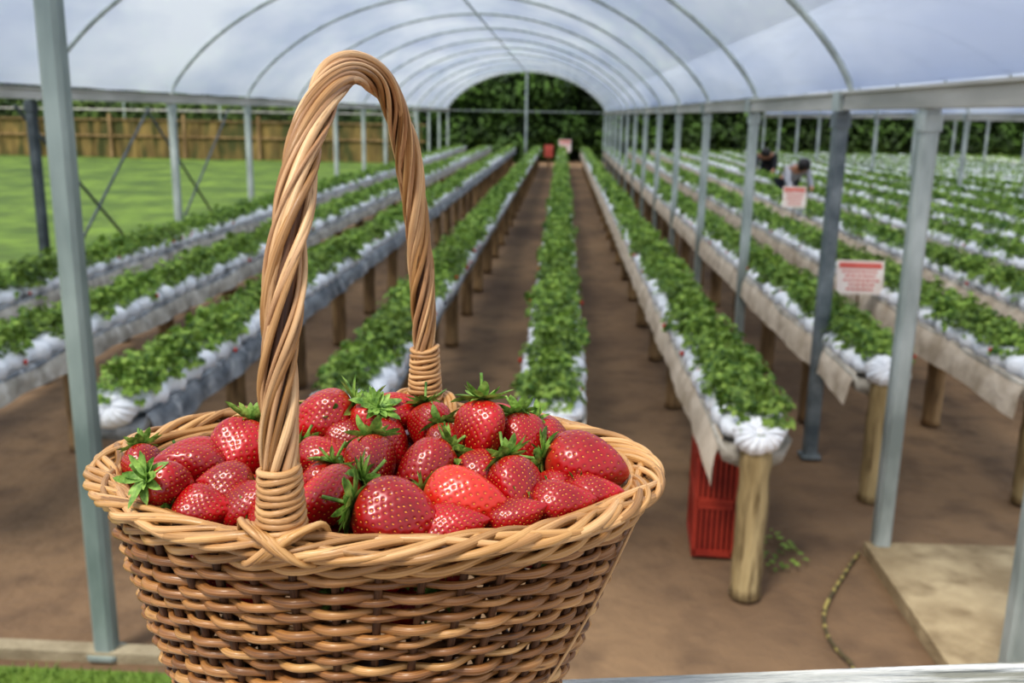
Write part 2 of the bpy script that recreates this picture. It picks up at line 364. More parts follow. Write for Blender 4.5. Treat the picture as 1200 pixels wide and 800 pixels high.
RN=[('outermost left row beside the lawn',-3.25,3.2),('second row in from the lawn',-2.42,3.2),('third row in from the lawn',-1.63,3.3),('row just left of the centre row',-.79,3.35),
('centre row',-.01,3.36),('near right row with gathered bag end',.715,3.24),('row beside the right-hand steel posts',1.465,4.2),('row behind the red and white sign',2.175,4.12),
('third row right of the steel posts',2.95,4.4),('fourth row right of the steel posts',3.7,4.4)]
x=4.45; k=5
names=['fifth','sixth','seventh','eighth','ninth','tenth','eleventh','twelfth','thirteenth','fourteenth','fifteenth','sixteenth']
for i in range(12):
    RN.append((names[i]+' row right of the steel posts',x,4.5)); x+=.76 if i<2 else .82
Y1=31.2
ZT=.57
plants=[];bags=[];posts=[]
for ri,(nm,X,Y0) in enumerate(RN):
    Y0=max(Y0,X*1.85) if X>0 else Y0
    y=Y0+.05
    while y<Y1:
        p=(X+random.uniform(-.03,.03),y+random.uniform(-.03,.03),ZT+.075); q=proj(p)
        if q and -70<q[0]<1290: plants.append(((Vector(p)-CAM).length,p,ri))
        y+=.14 if y<14 else .19
    y=Y0; i=0
    while y<Y1:
        q=proj((X,y+1,ZT)); 
        if q and -60<q[0]<1400: bags.append(((Vector((X,y+.5,.6))-CAM).length,(X,y,ZT),ri,i))
        y+=1.1; i+=1
    y=Y0+(.02 if ri in(5,6) else .11 if ri==7 else .15); i=0
    while y<Y1:
        q=proj((X,y,.3))
        if q and -40<q[0]<1240: posts.append(((Vector((X,y,.3))-CAM).length,(X,y,0),ri,i))
        y+=1.15 if X<4 else 3.4; i+=1
plants.sort(key=lambda t:t[0]); bags.sort(key=lambda t:t[0]); posts.sort(key=lambda t:t[0])
NP=298
for d_,p,ri in plants[:NP]:
    t=spawn('strawberry_plant',random.choice(PV),'leafy strawberry plant in the near part of the '+RN[ri][0],'plant',p,random.choice((0,PI))+random.uniform(-.5,.5),random.uniform(.85,1.18),'strawberry plants in the '+RN[ri][0])
b=MB()
for d_,p,ri in plants[NP:]:
    c0=Vector(p)
    n=30 if d_<12 else (15 if d_<20 else 9); S=.84 if d_<12 else 1.15; PS=random.uniform(.85,1.1)
    for i in range(n):
        a=random.uniform(0,2*PI); q=math.sqrt(random.uniform(.02,1)); rad=PR*q*PS
        c=c0+Vector((math.cos(a)*rad,math.sin(a)*rad,(.115-.085*q*q)*PS+random.uniform(-.035,.035))); out=Vector((math.cos(a),math.sin(a),0))
        nrm=(Vector((0,0,1))+out*(.2+.7*q)+Vector((random.gauss(0,.34),random.gauss(0,.34),0))).normalized()
        f=(out-nrm*out.dot(nrm)).normalized()
        for kk in ((-.8,.8) if d_<20 else (0,)):
            leaflet(b,c,Quaternion(nrm,kk)@f,nrm,.054*S,.048*S,0 if random.random()<.85 else 2)
    if random.random()<.14:
        sd=random.choice((-1,1)); b.lathe([(.001,-.026),(.011,-.010),(.001,.001)],5,(c0.x+sd*.115,c0.y,c0.z+.01),1)
tag(b.build('strawberry_plant_rows',[M['leaf2'],M['smallberry'],M['leafy']],smooth=False),'distant strawberry plants filling the far parts of all the rows','plants',kind='stuff')
def bag_geo(b,ox,oy,oz,seed,L=1.08,nl=36,n=14):
    rd=random.Random(seed); vs=[]; ph=rd.uniform(0,6)
    for i in range(nl+1):
        t=i/nl; e=min(1,min(t,1-t)*14+.25)
        w=.124*(1+.12*math.sin(t*L*2*PI/.17+ph)+rd.uniform(-.05,.05)); h=.11*(1+.10*math.sin(t*L*2*PI/.17+ph+1))
        for j in range(n):
            a=2*PI*j/n; cx=math.copysign(abs(math.cos(a))**.7,math.cos(a)); sz=math.copysign(abs(math.sin(a))**.7,math.sin(a))
            vs.append((ox+cx*w*(.6+.4*e),oy+t*L,oz+.054+sz*h/2*e*(1+rd.uniform(-.05,.05))))
    fs=[(i*n+j,i*n+(j+1)%n,(i+1)*n+(j+1)%n,(i+1)*n+j) for i in range(nl) for j in range(n)]+[tuple(range(n-1,-1,-1)),tuple(nl*n+j for j in range(n))]
    b.add(vs,fs)
BV=[]
for s in range(4):
    b=MB(); bag_geo(b,0,0,0,s); BV.append(b.mesh('bag_sleeve',M['bag']))
def gathered():
    b=MB(); n=96; prof=[(.0,.050),(.008,.049),(.012,.041),(.02,.044),(.035,.045),(.052,.040),(.068,.028),(.078,.006),(.08,-.02),(.074,-.045),(.06,-.06)]
    vs=[]
    for i,(r,z) in enumerate(prof):
        for j in range(n):
            a=2*PI*j/n; k=1+(.02*math.sin(a*16)+.04*math.sin(a*3+1)+.03*math.sin(a*7+1))*(1 if i>2 else .3); vs.append((r*k*math.cos(a)*1.12,r*k*math.sin(a)*.88,z+((.0034*math.sin(a*16+i*.2)+.0025*math.sin(a*9)) if 2<i<8 else 0)))
    fs=[(i*n+j,i*n+(j+1)%n,(i+1)*n+(j+1)%n,(i+1)*n+j) for i in range(len(prof)-1) for j in range(n)]
    fs.append(tuple((len(prof)-1)*n+j for j in range(n)))
    b.add(vs,fs); return b.mesh('gathered_end',M['bag'])
GE=gathered()
for d_,p,ri,i in bags[:275]:
    nm=RN[ri][0]; sp_=(i==0 and ri in(2,3,4,5,6,7))
    lab='white plastic growing bag in the '+nm
    if sp_: lab='white bag with pleated gathered end closing the '+nm
    t=spawn('growing_bag',[('bag_sleeve',random.choice(BV))],lab,'growing bag',p,group=None if sp_ else 'white growing bags in the '+nm)
    if sp_:
        o=bpy.data.objects.new('gathered_end',GE); C.objects.link(o); o.parent=t; o.location=(0,-.03,.055); o.rotation_euler=(math.radians(62),0,0)
b=MB()
for d_,p,ri,i in bags[275:]: bag_geo(b,*p,i,nl=12,n=6)
if b.v: tag(b.build('growing_bag_rows',M['bag']),'distant white growing bags in the far rows','growing bags',kind='stuff')
def pole_parts(h,r,m,seed):
    rd=random.Random(seed); b=MB(); prof=[(r*1.06,0)]+[(r*(1+rd.uniform(-.05,.05)),h*k/12) for k in range(1,12)]+[(r*.98,h-.008),(r*.92,h)]
    b.lathe(prof,24,fn=lambda a,t:1+.035*math.sin(a*3+seed)+.02*math.sin(a*7+t*5)+.015*math.sin(a*11-t*3))
    c=MB(); c.lathe([(r*.93,h-.0005),(r*.6,h+.001),(r*.05,h+.002)],14)
    return [('shaft',b.mesh('shaft',m)),('sawn_top',c.mesh('sawn_top',M['pole']))]
PA=[pole_parts(.565,.055,M['pole'],1),pole_parts(.505,.05,M['poledark'],2),pole_parts(.505,.05,M['poledark'],3)]
for d_,p,ri,i in posts[:290]:
    nm=RN[ri][0]
    if i==0 and ri in(5,6,7): 
        lab={5:'thick peeled timber post holding up the near end of the bed with the gathered bag',6:'peeled timber end post beside the steel posts under a small gathered bag',7:'timber end post at the right edge of the picture'}[ri]
        spawn('timber_post',PA[0],lab,'post',(p[0],p[1]-(.03 if ri<7 else 0),0),sc_=1.0 if ri<7 else (1,1,.9)); continue
    spawn('timber_post',random.choice(PA[1:]),'short timber post holding up the '+nm,'post',p,random.uniform(0,6),group='timber posts under the '+nm)
def strip_cloth(X,Y0,side,m,parent,drop=.17,flare=.04,tail=0,wr=.005):
    b=MB(); vs=[]; n=int((Y1-Y0)/.06); ks=5
    for i in range(n+1):
        y=Y0+(Y1-Y0)*i/n; dr=drop*(1+.04*math.sin(y*2.3)+.02*math.sin(y*6.1+1))
        if i<5: dr=drop*(1+tail*[1,.8,.55,.3,.1][i])
        for k in range(ks+1):
            t=k/ks; vs.append((X+side*(.118+.018*min(1,t*3)+flare*t+wr*(math.sin(y*9+1.5*math.sin(y*2))+.6*math.sin(y*23+k))*t),y,.60-dr*t))
    w=ks+1
    b.add(vs,[(i*w+k,i*w+k+1,(i+1)*w+k+1,(i+1)*w+k) for i in range(n) for k in range(ks)])
    return b.build('cloth_skirt',m,parent)
for ri,(nm,X,Y0) in enumerate(RN):
    ys=max(Y0,X*1.85) if X>0 else Y0
    t=thing('bed_tray','long raised bed tray carrying the '+nm,'planting tray',(0,0,0))
    b=MB(); n=int((Y1-ys)/.15); vs=[]
    for i in range(n+1):
        y=ys+(Y1-ys)*i/n; k=.006*math.sin(y*5.3)+.004*math.sin(y*13)
        for dx,z in[(-.125,.60),(-.13+k,.585),(-.105+k,.515),(-.05,.50+k),(.05,.50+k),(.105+k,.515),(.13+k,.585),(.125,.60),(.108,.568),(-.108,.568)]: vs.append((X+dx,y,z))
    w=10; b.add(vs,[(i*w+j,i*w+(j+1)%w,(i+1)*w+(j+1)%w,(i+1)*w+j) for i in range(n) for j in range(w)]+[tuple(range(9,-1,-1))])
    b.build('tray',M['tray'] if ri<=3 else M['trayl'],t)
    if ri in(5,6,7): strip_cloth(X,ys,-1,M['cloth'],t,drop={5:.13,6:.15,7:.17}[ri],tail={5:.45,6:.02,7:.0}[ri],flare=.02)
    elif ri>7: strip_cloth(X,ys,-1,M['cloth'],t,drop=.14)
    elif ri in(0,1,2): strip_cloth(X,Y0,1,M['trayl'] if ri!=2 else M['tray'],t,drop=.10,flare=.02,wr=.009)
# ---------------------------------------------------------------- crate, weeds, signs
p=P(838,654,0)
t=thing('harvest_crate','red slatted plastic crate standing on end under the near right bed','crate',(p.x,p.y+.16,0),math.radians(-4))
W_,D_,H_=.165,.30,.44
for sy in(-1,1):
    for sx in(-1,1): b=MB(); b.box((sx*(W_/2-.008),sy*(D_/2-.008),H_/2),(.018,.018,H_)); b.build('corner_post',M['red'],t,smooth=False)
for z in(.015,.215,.235,H_-.015):
    b=MB()
    for sy in(-1,1): b.box((0,sy*(D_/2-.006),z),(W_-.004,.014,.026))
    for sx in(-1,1): b.box((sx*(W_/2-.006),0,z),(.014,D_-.004,.026))
    b.build('rim',M['red'],t,smooth=False)
b=MB()
for i in range(6):
    x=-W_/2+.03+i*(W_-.06)/5
    for sy in(-1,1): b.box((x,sy*(D_/2-.007),H_/2),(.013,.006,H_-.02))
for i in range(9):
    y=-D_/2+.03+i*(D_-.06)/8
    for sx in(-1,1): b.box((sx*(W_/2-.007),y,H_/2),(.006,.013,H_-.02))
b.build('slats',M['red'],t,smooth=False)
b=MB(); b.box((0,0,H_/2),(W_-.03,D_-.03,H_-.03)); b.build('inner_panel',mat('crate inner',col(88,26,18),col(112,36,26),6,.7),t,smooth=False)
p=P(912,662,0); b=MB()
for i in range(60):
    a=random.uniform(0,2*PI); rr=.11*math.sqrt(random.random()); c=Vector((p.x+rr*math.cos(a),p.y+.1+rr*math.sin(a)*1.6,random.uniform(.005,.03)))
    nrm=Vector((random.gauss(0,.3),random.gauss(0,.3),1)).normalized(); f=Quaternion((0,0,1),a)@Vector((1,0,.1)); leaflet(b,c,f.normalized(),nrm,.03,.018)
tag(b.build('weeds',M['leaf2'],smooth=False),'small patch of green weeds on soil beside the thick end post','weeds',kind='stuff')
def sign(u,v,Y,w,h,lab,tilt=.0,zb=.45):
    c=PY(u,v,Y); t=thing('sign',lab,'sign',(c.x,c.y,zb),math.radians(tilt))
    zc=c.z-zb; rot=Matrix.Rotation(math.radians(-14),3,'X')
    def bx(cx,cz,ww,hh,dy):
        b=MB(); v_=Vector((cx,dy,cz)); v_=rot@v_; b.box((v_.x,v_.y,v_.z+zc),(ww,.004,hh),rot=rot); return b
    bx(0,0,w,h,0).build('board',M['swhite'],t,smooth=False)
    bx(0,h*.35,w*.9,h*.16,-.004).build('red_header',M['sred'],t,smooth=False)
    b=MB()
    for k in range(5):
        wd=w*[.8,.66,.74,.5,.6][k]*.97; z=h*(.17-.13*k); x0=-wd/2
        while x0<wd/2-.004:
            l=random.uniform(.012,.03)*w/.29; v_=rot@Vector((x0+l/2,-.004,z)); b.box((v_.x,v_.y,v_.z+zc),(l,.003,h*.055),rot=rot); x0+=l+.008
    b.build('printed_lines',M['sred'],t,smooth=False)
    b=MB(); b.tube([(0,.012,0),(0,.012,zc)],.008,6); b.build('stake',M['poledark'],t)
sign(1008,325,6.1,.29,.215,'white sign with red header and small print beside the steel post',-4)
sign(931,231,11.4,.27,.25,'small red and white sign farther back, below the people',-4)
sign(662,171,31.8,.4,.42,'tiny white and red sign at the far end of the centre row',0,.3)
def redboard(u,v,Y,lab):
    c=PY(u,v,Y); t=thing('marker_board',lab,'sign',(c.x,c.y,0)); b=MB(); b.box((0,0,c.z),(.3,.02,.40),bev=.005); b.build('board',M['sred'],t,smooth=False)
    b=MB(); b.tube([(0,.03,0),(0,.03,c.z+.2)],.03,8); b.build('stake',M['poledark'],t)
redboard(643,177,31.6,'red board on a stake at the far end, left of the centre row')
# ---------------------------------------------------------------- fence and trees
t=thing('timber_fence','brown vertical board fence across the far side of the lawn','fence',(0,33,0))
b=MB(); x=-26
while x<-4.8: b.box((x,random.uniform(-.03,.03),.66+random.uniform(-.06,.03)),(.17,.025,1.3)); x+=.16
b.build('board_panel',M['board'],t,smooth=False)
for x in np.arange(-26,-4.7,2.6): b=MB(); b.box((x,-.07,.75),(.10,.1,1.5)); b.build('fence_post',M['poledark'],t,smooth=False)
for z in(1.3,.75):
    b=MB(); b.box((-15.4,-.05,z),(21.5,.05,.05)); b.build('rail',M['poledark'],t,smooth=False)
t=thing('pipe_frame','pale pipe frame standing in the hedge behind the brown fence','frame',(0,33.45,0))
for z in(1.62,2.02):
    b=MB(); b.tube([(-26,0,z),(-5,0,z)],.035,6); b.build('rail',M['beam'],t)
for x in np.arange(-25.5,-5,3.4): b=MB(); b.tube([(x,0,0),(x,0,2.05)],.03,6); b.build('upright',M['fsteel'],t)
def crown(seed,rx,rz,n):
    rd=random.Random(seed); b=MB(); cl=[(rd.uniform(-1,1)*rx*.6,rd.uniform(-1,1)*rx*.5,(rd.uniform(.2,1.3) if q<12 else rd.uniform(1.3,3.6)),rd.uniform(.55,.85)*rx*.6) for q in range(24)]
    for i in range(n):
        cx,cy,cz,r=rd.choice(cl); v=Vector((rd.gauss(0,1),rd.gauss(0,1),rd.gauss(0,.8))).normalized()*r*rd.uniform(.6,1.05)
        c=Vector((cx,cy,cz)) + v; c.z=max(.08,c.z); nrm=(v.normalized()+Vector((rd.gauss(0,.4),rd.gauss(0,.4),.4))).normalized()
        dv=nrm.orthogonal().normalized(); dv=Quaternion(nrm,rd.uniform(0,6))@dv; s=rd.uniform(.16,.32); leaflet(b,c,dv,nrm,s,s*.75)
    return b.mesh('crown',M['tree'],False)
b=MB(); b.tube([(0,0,0),(.05,0,1.2),(0,.05,2.4)],[.16,.12,.06],8); tk=b.mesh('trunk',M['trunk'])
TV=[[('crown',crown(s,2.2,2.0,5200)),('trunk',tk)] for s in range(3)]
for i in range(29):
    x=-30+i*2.2; spawn('tree',TV[i%3],'dense dark tree in the belt behind the far end of the tunnels','tree',(x+random.uniform(-.3,.3),38+random.uniform(-1,1.2),0),random.uniform(0,6),random.uniform(.9,1.15),'trees behind the tunnels')
for i in range(16):
    x=-30+i*4.1; spawn('tree',TV[i%3],'taller tree standing behind the front belt of trees','tree',(x,43+random.uniform(-1,1),0),random.uniform(0,6),random.uniform(1.7,2.1),'taller trees behind the tunnels')
b=MB()
for i in range(3000):
    c=Vector((random.uniform(-27,-5),33.6+random.uniform(0,.7),1.1+random.uniform(0,.85))); nrm=Vector((random.gauss(0,.5),-.4,1)).normalized()
    leaflet(b,c,(Quaternion(nrm,random.uniform(0,6))@nrm.orthogonal()).normalized(),nrm,.17,.13)
tag(b.build('hedge_foliage',mat('hedge leaf',col(40,62,24),col(108,132,54),2,.7),smooth=False),'clipped green foliage showing above the brown board fence','hedge',kind='stuff')
# ---------------------------------------------------------------- people
def skin_obj(name,J,E,m,parent,root=0):
    me=bpy.data.meshes.new(name); me.from_pydata([j[0] for j in J],E,[]); o=bpy.data.objects.new(name,me); C.objects.link(o); o.parent=parent
    md=o.modifiers.new('Skin','SKIN'); md.use_smooth_shade=True
    for i,j in enumerate(J):
        sv=me.skin_vertices[0].data[i]; sv.radius=(j[1],j[1]) if not isinstance(j[1],tuple) else j[1]; sv.use_root=(i==root)
    s=o.modifiers.new('Sub','SUBSURF'); s.levels=1; s.render_levels=2
    me.materials.append(m); return o
def person(loc,rz,lab,shirt,group=None,sc_=.92):
    t=thing('person',lab,'person',loc,rz)
    t.scale=(sc_,)*3
    J=[((0,0,.86),.12),((.13,0,.99),.12),((.27,0,1.09),.125),((.37,0,1.13),.055),((.43,0,1.14),.06),((.50,0,1.13),.088),((.56,0,1.09),.06)]
    E=[(0,1),(1,2),(2,3),(3,4),(4,5),(5,6)]
    for s in(-1,1):
        n=len(J)
        J+=[((.29,s*.17,1.09),.05),((.37,s*.2,.88),.04),((.5,s*.16,.76),.026),((.55,s*.155,.74),.03)]
        E+=[(2,n),(n,n+1),(n+1,n+2),(n+2,n+3)]
        for k in range(5):
            m0=len(J); off=(k-2)*.016; J+=[((.585-(.02 if k==4 else 0),s*.155+off,.735),.009),((.62-(.03 if k==4 else abs(off)*.4),s*.155+off*1.2,.715),.008),((.635-(.03 if k==4 else abs(off)*.5),s*.155+off*1.2,.69),.007)]
            E+=[(n+3,m0),(m0,m0+1),(m0+1,m0+2)]
        h=len(J); J+=[((0,s*.09,.83),.09),((.05,s*.11,.46),.06),((-.02,s*.11,.09),.042),((.11,s*.12,.04),.036)]
        E+=[(0,h),(h,h+1),(h+1,h+2),(h+2,h+3)]
    skin_obj('body',J,E,M['skin'],t)
    Jt=[((0,0,.88),.135),((.13,0,1.0),.137),((.27,0,1.1),.14),((.33,0,1.12),.08)]; Et=[(0,1),(1,2),(2,3)]
    for s in(-1,1): n=len(Jt); Jt+=[((.29,s*.175,1.09),.064),((.37,s*.2,.88),.052),((.45,s*.175,.8),.044)]; Et+=[(2,n),(n,n+1),(n+1,n+2)]
    skin_obj('top',Jt,Et,shirt,t)
    Jl=[((0,0,.86),.135)];El=[]
    for s in(-1,1): n=len(Jl); Jl+=[((0,s*.09,.82),.102),((.05,s*.11,.46),.074),((-.02,s*.11,.12),.056)]; El+=[(0,n),(n,n+1),(n+1,n+2)]
    skin_obj('trousers',Jl,El,M['trouser'],t)
    b=MB(); b.lathe([(.001,.115),(.05,.105),(.09,.07),(.105,.02),(.1,-.03),(.08,-.07),(.05,-.09)],16,(.47,0,1.15)); b.lathe([(.001,.05),(.04,.03),(.045,0),(.03,-.03),(.001,-.045)],12,(.37,0,1.2)); b.build('hair',M['hair'],t)
    for s in(-1,1):
        b=MB(); b.lathe([(.001,.01),(.009,.004),(.009,-.004),(.001,-.01)],8,(.585,s*.032,1.13)); b.build('eye',M['hair'],t)
    for s in(-1,1):
        b=MB(); b.tube([(-.05,s*.11,.045),(.05,s*.115,.045),(.16,s*.12,.035)],[.045,.048,.035],10); b.build('shoe',M['shirtd'],t)
person((3.34,14.5,0),math.radians(-72),'person in pale top bending over the rows, black hair tied up',M['shirtw'])
person((4.08,19.4,0),math.radians(-110),'person in dark clothes bending between rows, beyond the one in pale top',M['shirtd'])
# ---------------------------------------------------------------- ledge
HR=.2016; BH=.172; ZRIM=H-HR; ZL=ZRIM-BH
A=P(690,795,ZL); B_=P(1200,775,ZL); e=(B_-A).normalized(); nrm=Vector((e.y,-e.x,0))
if nrm.y>0: nrm=-nrm
t=thing('ledge','weathered white painted timber ledge under the basket','ledge',(A.x,A.y,0),math.atan2(e.y,e.x))
b=MB(); b.box((.25,-.10,ZL-.02),(2.6,.20,.04)); b.build('ledge_board',M['white'],t,smooth=False)
b=MB(); b.box((.25,-.10,ZL-.09),(2.5,.045,.10)); b.build('under_rail',M['white'],t,smooth=False)
for xx in(-.85,1.35):
    b=MB(); b.box((xx,-.10,(ZL-.04)/2),(.09,.09,ZL-.04)); b.build('ledge_post',M['white'],t,smooth=False)
# ---------------------------------------------------------------- basket
CX,CY=-.1035,.526; a1,b1=.1555,.109; a0,b0=.101,.066; SH=.010
bk=thing('wicker_basket','brown woven wicker basket with tall twisted handle, heaped with strawberries','basket',(CX,CY,ZL))
def prof(z):
    t=max(0,min(1,z/BH)); q=t**.85; return a0+(a1-a0)*q, b0+(b1-b0)*q
NS=44
rd=random.Random(3)
b=MB(); z=.005; row=0
while z<BH-.017:
    A_,B2=prof(z); pts=[];rs=[]; n=NS*8; ph=row*PI; r0=rd.uniform(.0021,.0026); wob=rd.uniform(0,6)
    for i in range(n):
        f=2*PI*i/n; o=.0034*math.cos(NS*f/2+ph)+.0006*math.sin(5*f+wob); zz=z+.0011*math.sin(3*f+wob)+.0008*math.sin(NS*f/2+ph+1)+.0005*math.sin(11*f+wob*2)
        pts.append((math.cos(f)*(A_+o),math.sin(f)*(B2+o),zz)); rs.append(r0*(1+.13*math.sin(5*f+wob)+.07*math.sin(13*f+wob)))
    b.tube(pts,rs,8,True,rd.choice((0,0,0,1,1,2)),ref=(0,0,1),tc=True); z+=rd.uniform(.0048,.0053); row+=1
b.shear(SH,BH); b.build('woven_side',[M['w1'],M['w2'],M['w3']],bk)
b=MB()
for j in range(NS):
    f=2*PI*j/NS; pts=[]
    for k in range(9):
        z=BH*k/8; A_,B2=prof(z); pts.append((math.cos(f)*A_,math.sin(f)*B2,z))
    b.tube(pts,.0023,6,tc=True)
b.shear(SH,BH); b.build('upright_stakes',M['wd'],bk)
b=MB(); b.lathe([(.001,.004),(.6,.004),(1,.006),(1,.0),(.001,.0)],48,fn=None)
b.v=[(x*a0,y*b0,z) for x,y,z in b.v]; b.shear(SH,BH); b.build('basket_floor',M['wd'],bk)
b=MB()
for kk in range(3):
    n=NS*8; pts=[]
    for i in range(n):
        f=2*PI*i/n; A_,B2=prof(BH-.013); w=14*f+kk*2*PI/3
        pts.append((math.cos(f)*(A_+.0040*math.cos(w)+.001),math.sin(f)*(B2+.0040*math.cos(w)+.001),BH-.013+.0030*math.sin(w)))
    b.tube(pts,.0023,8,True,kk%2,ref=(0,0,1),tc=True)
b.build('waling_band',[M['w3'],M['wr2']],bk)
b=MB(); n=480
for kk in range(11):
    pts=[];rs=[]; rv=1 if kk<8 else -1; K=8 if kk<8 else 6
    for i in range(n):
        f=2*PI*i/n; w=rv*K*f+kk*2*PI/(8 if kk<8 else 3)+.4*math.sin(3*f+kk*2)
        gx=.0074 if kk<8 else .0064; gz=.0038 if kk<8 else .0034
        ro=gx*math.cos(w)*(1+.12*math.sin(4*f+kk)); zo=gz*math.sin(w)+.0009*math.sin(5*f+kk)
        pts.append((math.cos(f)*(a1+.003+ro),math.sin(f)*(b1+.003+ro),BH-.001+zo)); rs.append(.0022*(1+.2*math.sin(7*f+kk*2)))
    b.tube(pts,rs,8,True,kk%3,ref=(0,0,1),tc=True)
b.build('braided_rim',[M['wr'],M['w3'],M['wr2']],bk)
b=MB()
for kk in range(3):
    pts=[(math.cos(2*PI*i/240)*(a1-.006-.003*kk),math.sin(2*PI*i/240)*(b1-.006-.003*kk),BH-.001-.005*kk+.0012*math.sin(i*.18+kk*2)) for i in range(240)]
    b.tube(pts,.0025,8,True,kk%2,ref=(0,0,1),tc=True)
b.build('inner_rim_rods',[M['w3'],M['wr2']],bk)
# handle
hf=Vector((-.026,-.107,0)); hb=Vector((.013,.107,0)); mid=(hf+hb)/2; hs=(hb-hf)/2; hz=BH; HH=.223
def hpath(t):
    th=PI*t; c=-math.cos(th); s=math.sin(th); ne=2.35
    return mid+hs*math.copysign(abs(c)**(2/ne),c)+Vector((0,0,hz+HH*abs(s)**(2/ne)))
base=[hpath(i/240) for i in range(241)]
inn=lambda p,fl,q:p+Vector((0,fl*.016*q,hz-.022*q))
base=[inn(hf,1,(4-i)/4) for i in range(4)]+base+[inn(hb,-1,(i+1)/4) for i in range(4)]
acc=[0]
for i in range(1,len(base)): acc.append(acc[-1]+(base[i]-base[i-1]).length)
NH=340; hp=[]; j=0
for i in range(NH+1):
    s=acc[-1]*i/NH
    while j<len(acc)-2 and acc[j+1]<s: j+=1
    u=(s-acc[j])/max(1e-9,acc[j+1]-acc[j]); hp.append(base[j].lerp(base[j+1],u))
side=hs.cross(Vector((0,0,1))).normalized()
b=MB(); NK=16; hr=random.Random(4)
for kk in range(NK):
    pts=[];rs=[]; r0=hr.choice((.0013,.0016,.0019,.0022)); g0=hr.uniform(.0062,.0080); o1,o2,o3=[hr.uniform(0,6) for _ in range(3)]; tw=hr.uniform(3.5,3.95)
    for i,p in enumerate(hp):
        T=(hp[min(i+1,NH)]-hp[max(i-1,0)]).normalized(); nn=side.cross(T).normalized()
        w=-2*PI*tw*i/NH+kk*2*PI/NK+.3*math.sin(i*.035+o1)+.12*math.sin(i*.09+o2); g=g0*(1.02-.14*i/NH)*(1+.12*math.sin(i*.03+o3))*(1+.06*math.sin(w*2+i*.02))
        pts.append(p+(side*math.cos(w)+nn*math.sin(w))*g); rs.append(r0*(1+.18*math.sin(i*.045+o2)))
    b.tube(pts,rs,8,False,kk%3,tc=True)
b.tube(hp,[.0058*(1-.12*i/NH) for i in range(NH+1)],10,False,3,tc=True)  # core in dark wicker: shade of the gaps between strands put into its colour
b.build('twisted_handle',[M['wh'],M['wh2'],M['wr2'],M['wd']],bk)
def binding(pb,z0,z1,rad,flip):
    b=MB(); pts=[]; turns=int((z1-z0)/.0033); n=turns*18
    for i in range(n+1):
        a=2*PI*i/18; q=1+.30*(1-i/n)**1.5; pts.append(Vector((pb.x+rad*q*math.cos(a),pb.y+rad*q*math.sin(a),z0+(z1-z0)*i/n+.0010*math.sin(a+i*.004)+.0006*math.sin(a*2.3))))
    b.tube(pts,.0018,7,tc=True)
    b.build('handle_binding',M['wr'],bk)
    b=MB()
    for sgn in(-1,1):
        for k in range(4):
            dk=(k-1.5)*.0034; q=[(-.018,-.010,-.004),(-.016,-.004,.0068),(-.011,.005,.0085),(-.004,.0102,.0060),(.003,.0112,.000),(.009,.0095,-.005),(.013,.003,-.0085)]
            pts=[Vector((pb.x+sgn*x_+dk*.8,pb.y+.003*(-flip)-flip*y_-flip*(.0008 if sgn>0 else 0),BH+z_-sgn*dk*.3+(.001 if sgn>0 else 0))) for x_,y_,z_ in q]
            b.tube(cr(pts,5),.0018,7,mi=k%2,tc=True)
    b.build('rim_lashing',[M['wr'],M['w3']],bk)
binding(hf,BH+.002,BH+.038,.0092,1); binding(hb,BH+.006,BH+.045,.0088,-1)
b=MB(); pts=[]
for k in range(14):
    t_=k/13; z=BH-.014-t_*.15; f=math.radians(-16-34*t_+5*math.sin(t_*3)); A_,B2=prof(z); pts.append(Vector((math.cos(f)*(A_+.0062),math.sin(f)*(B2+.0062),z)))
b.tube(cr(pts,3),.0009,7,tc=True); b.shear(SH,BH); b.build('split_reed',M['pale'],bk)
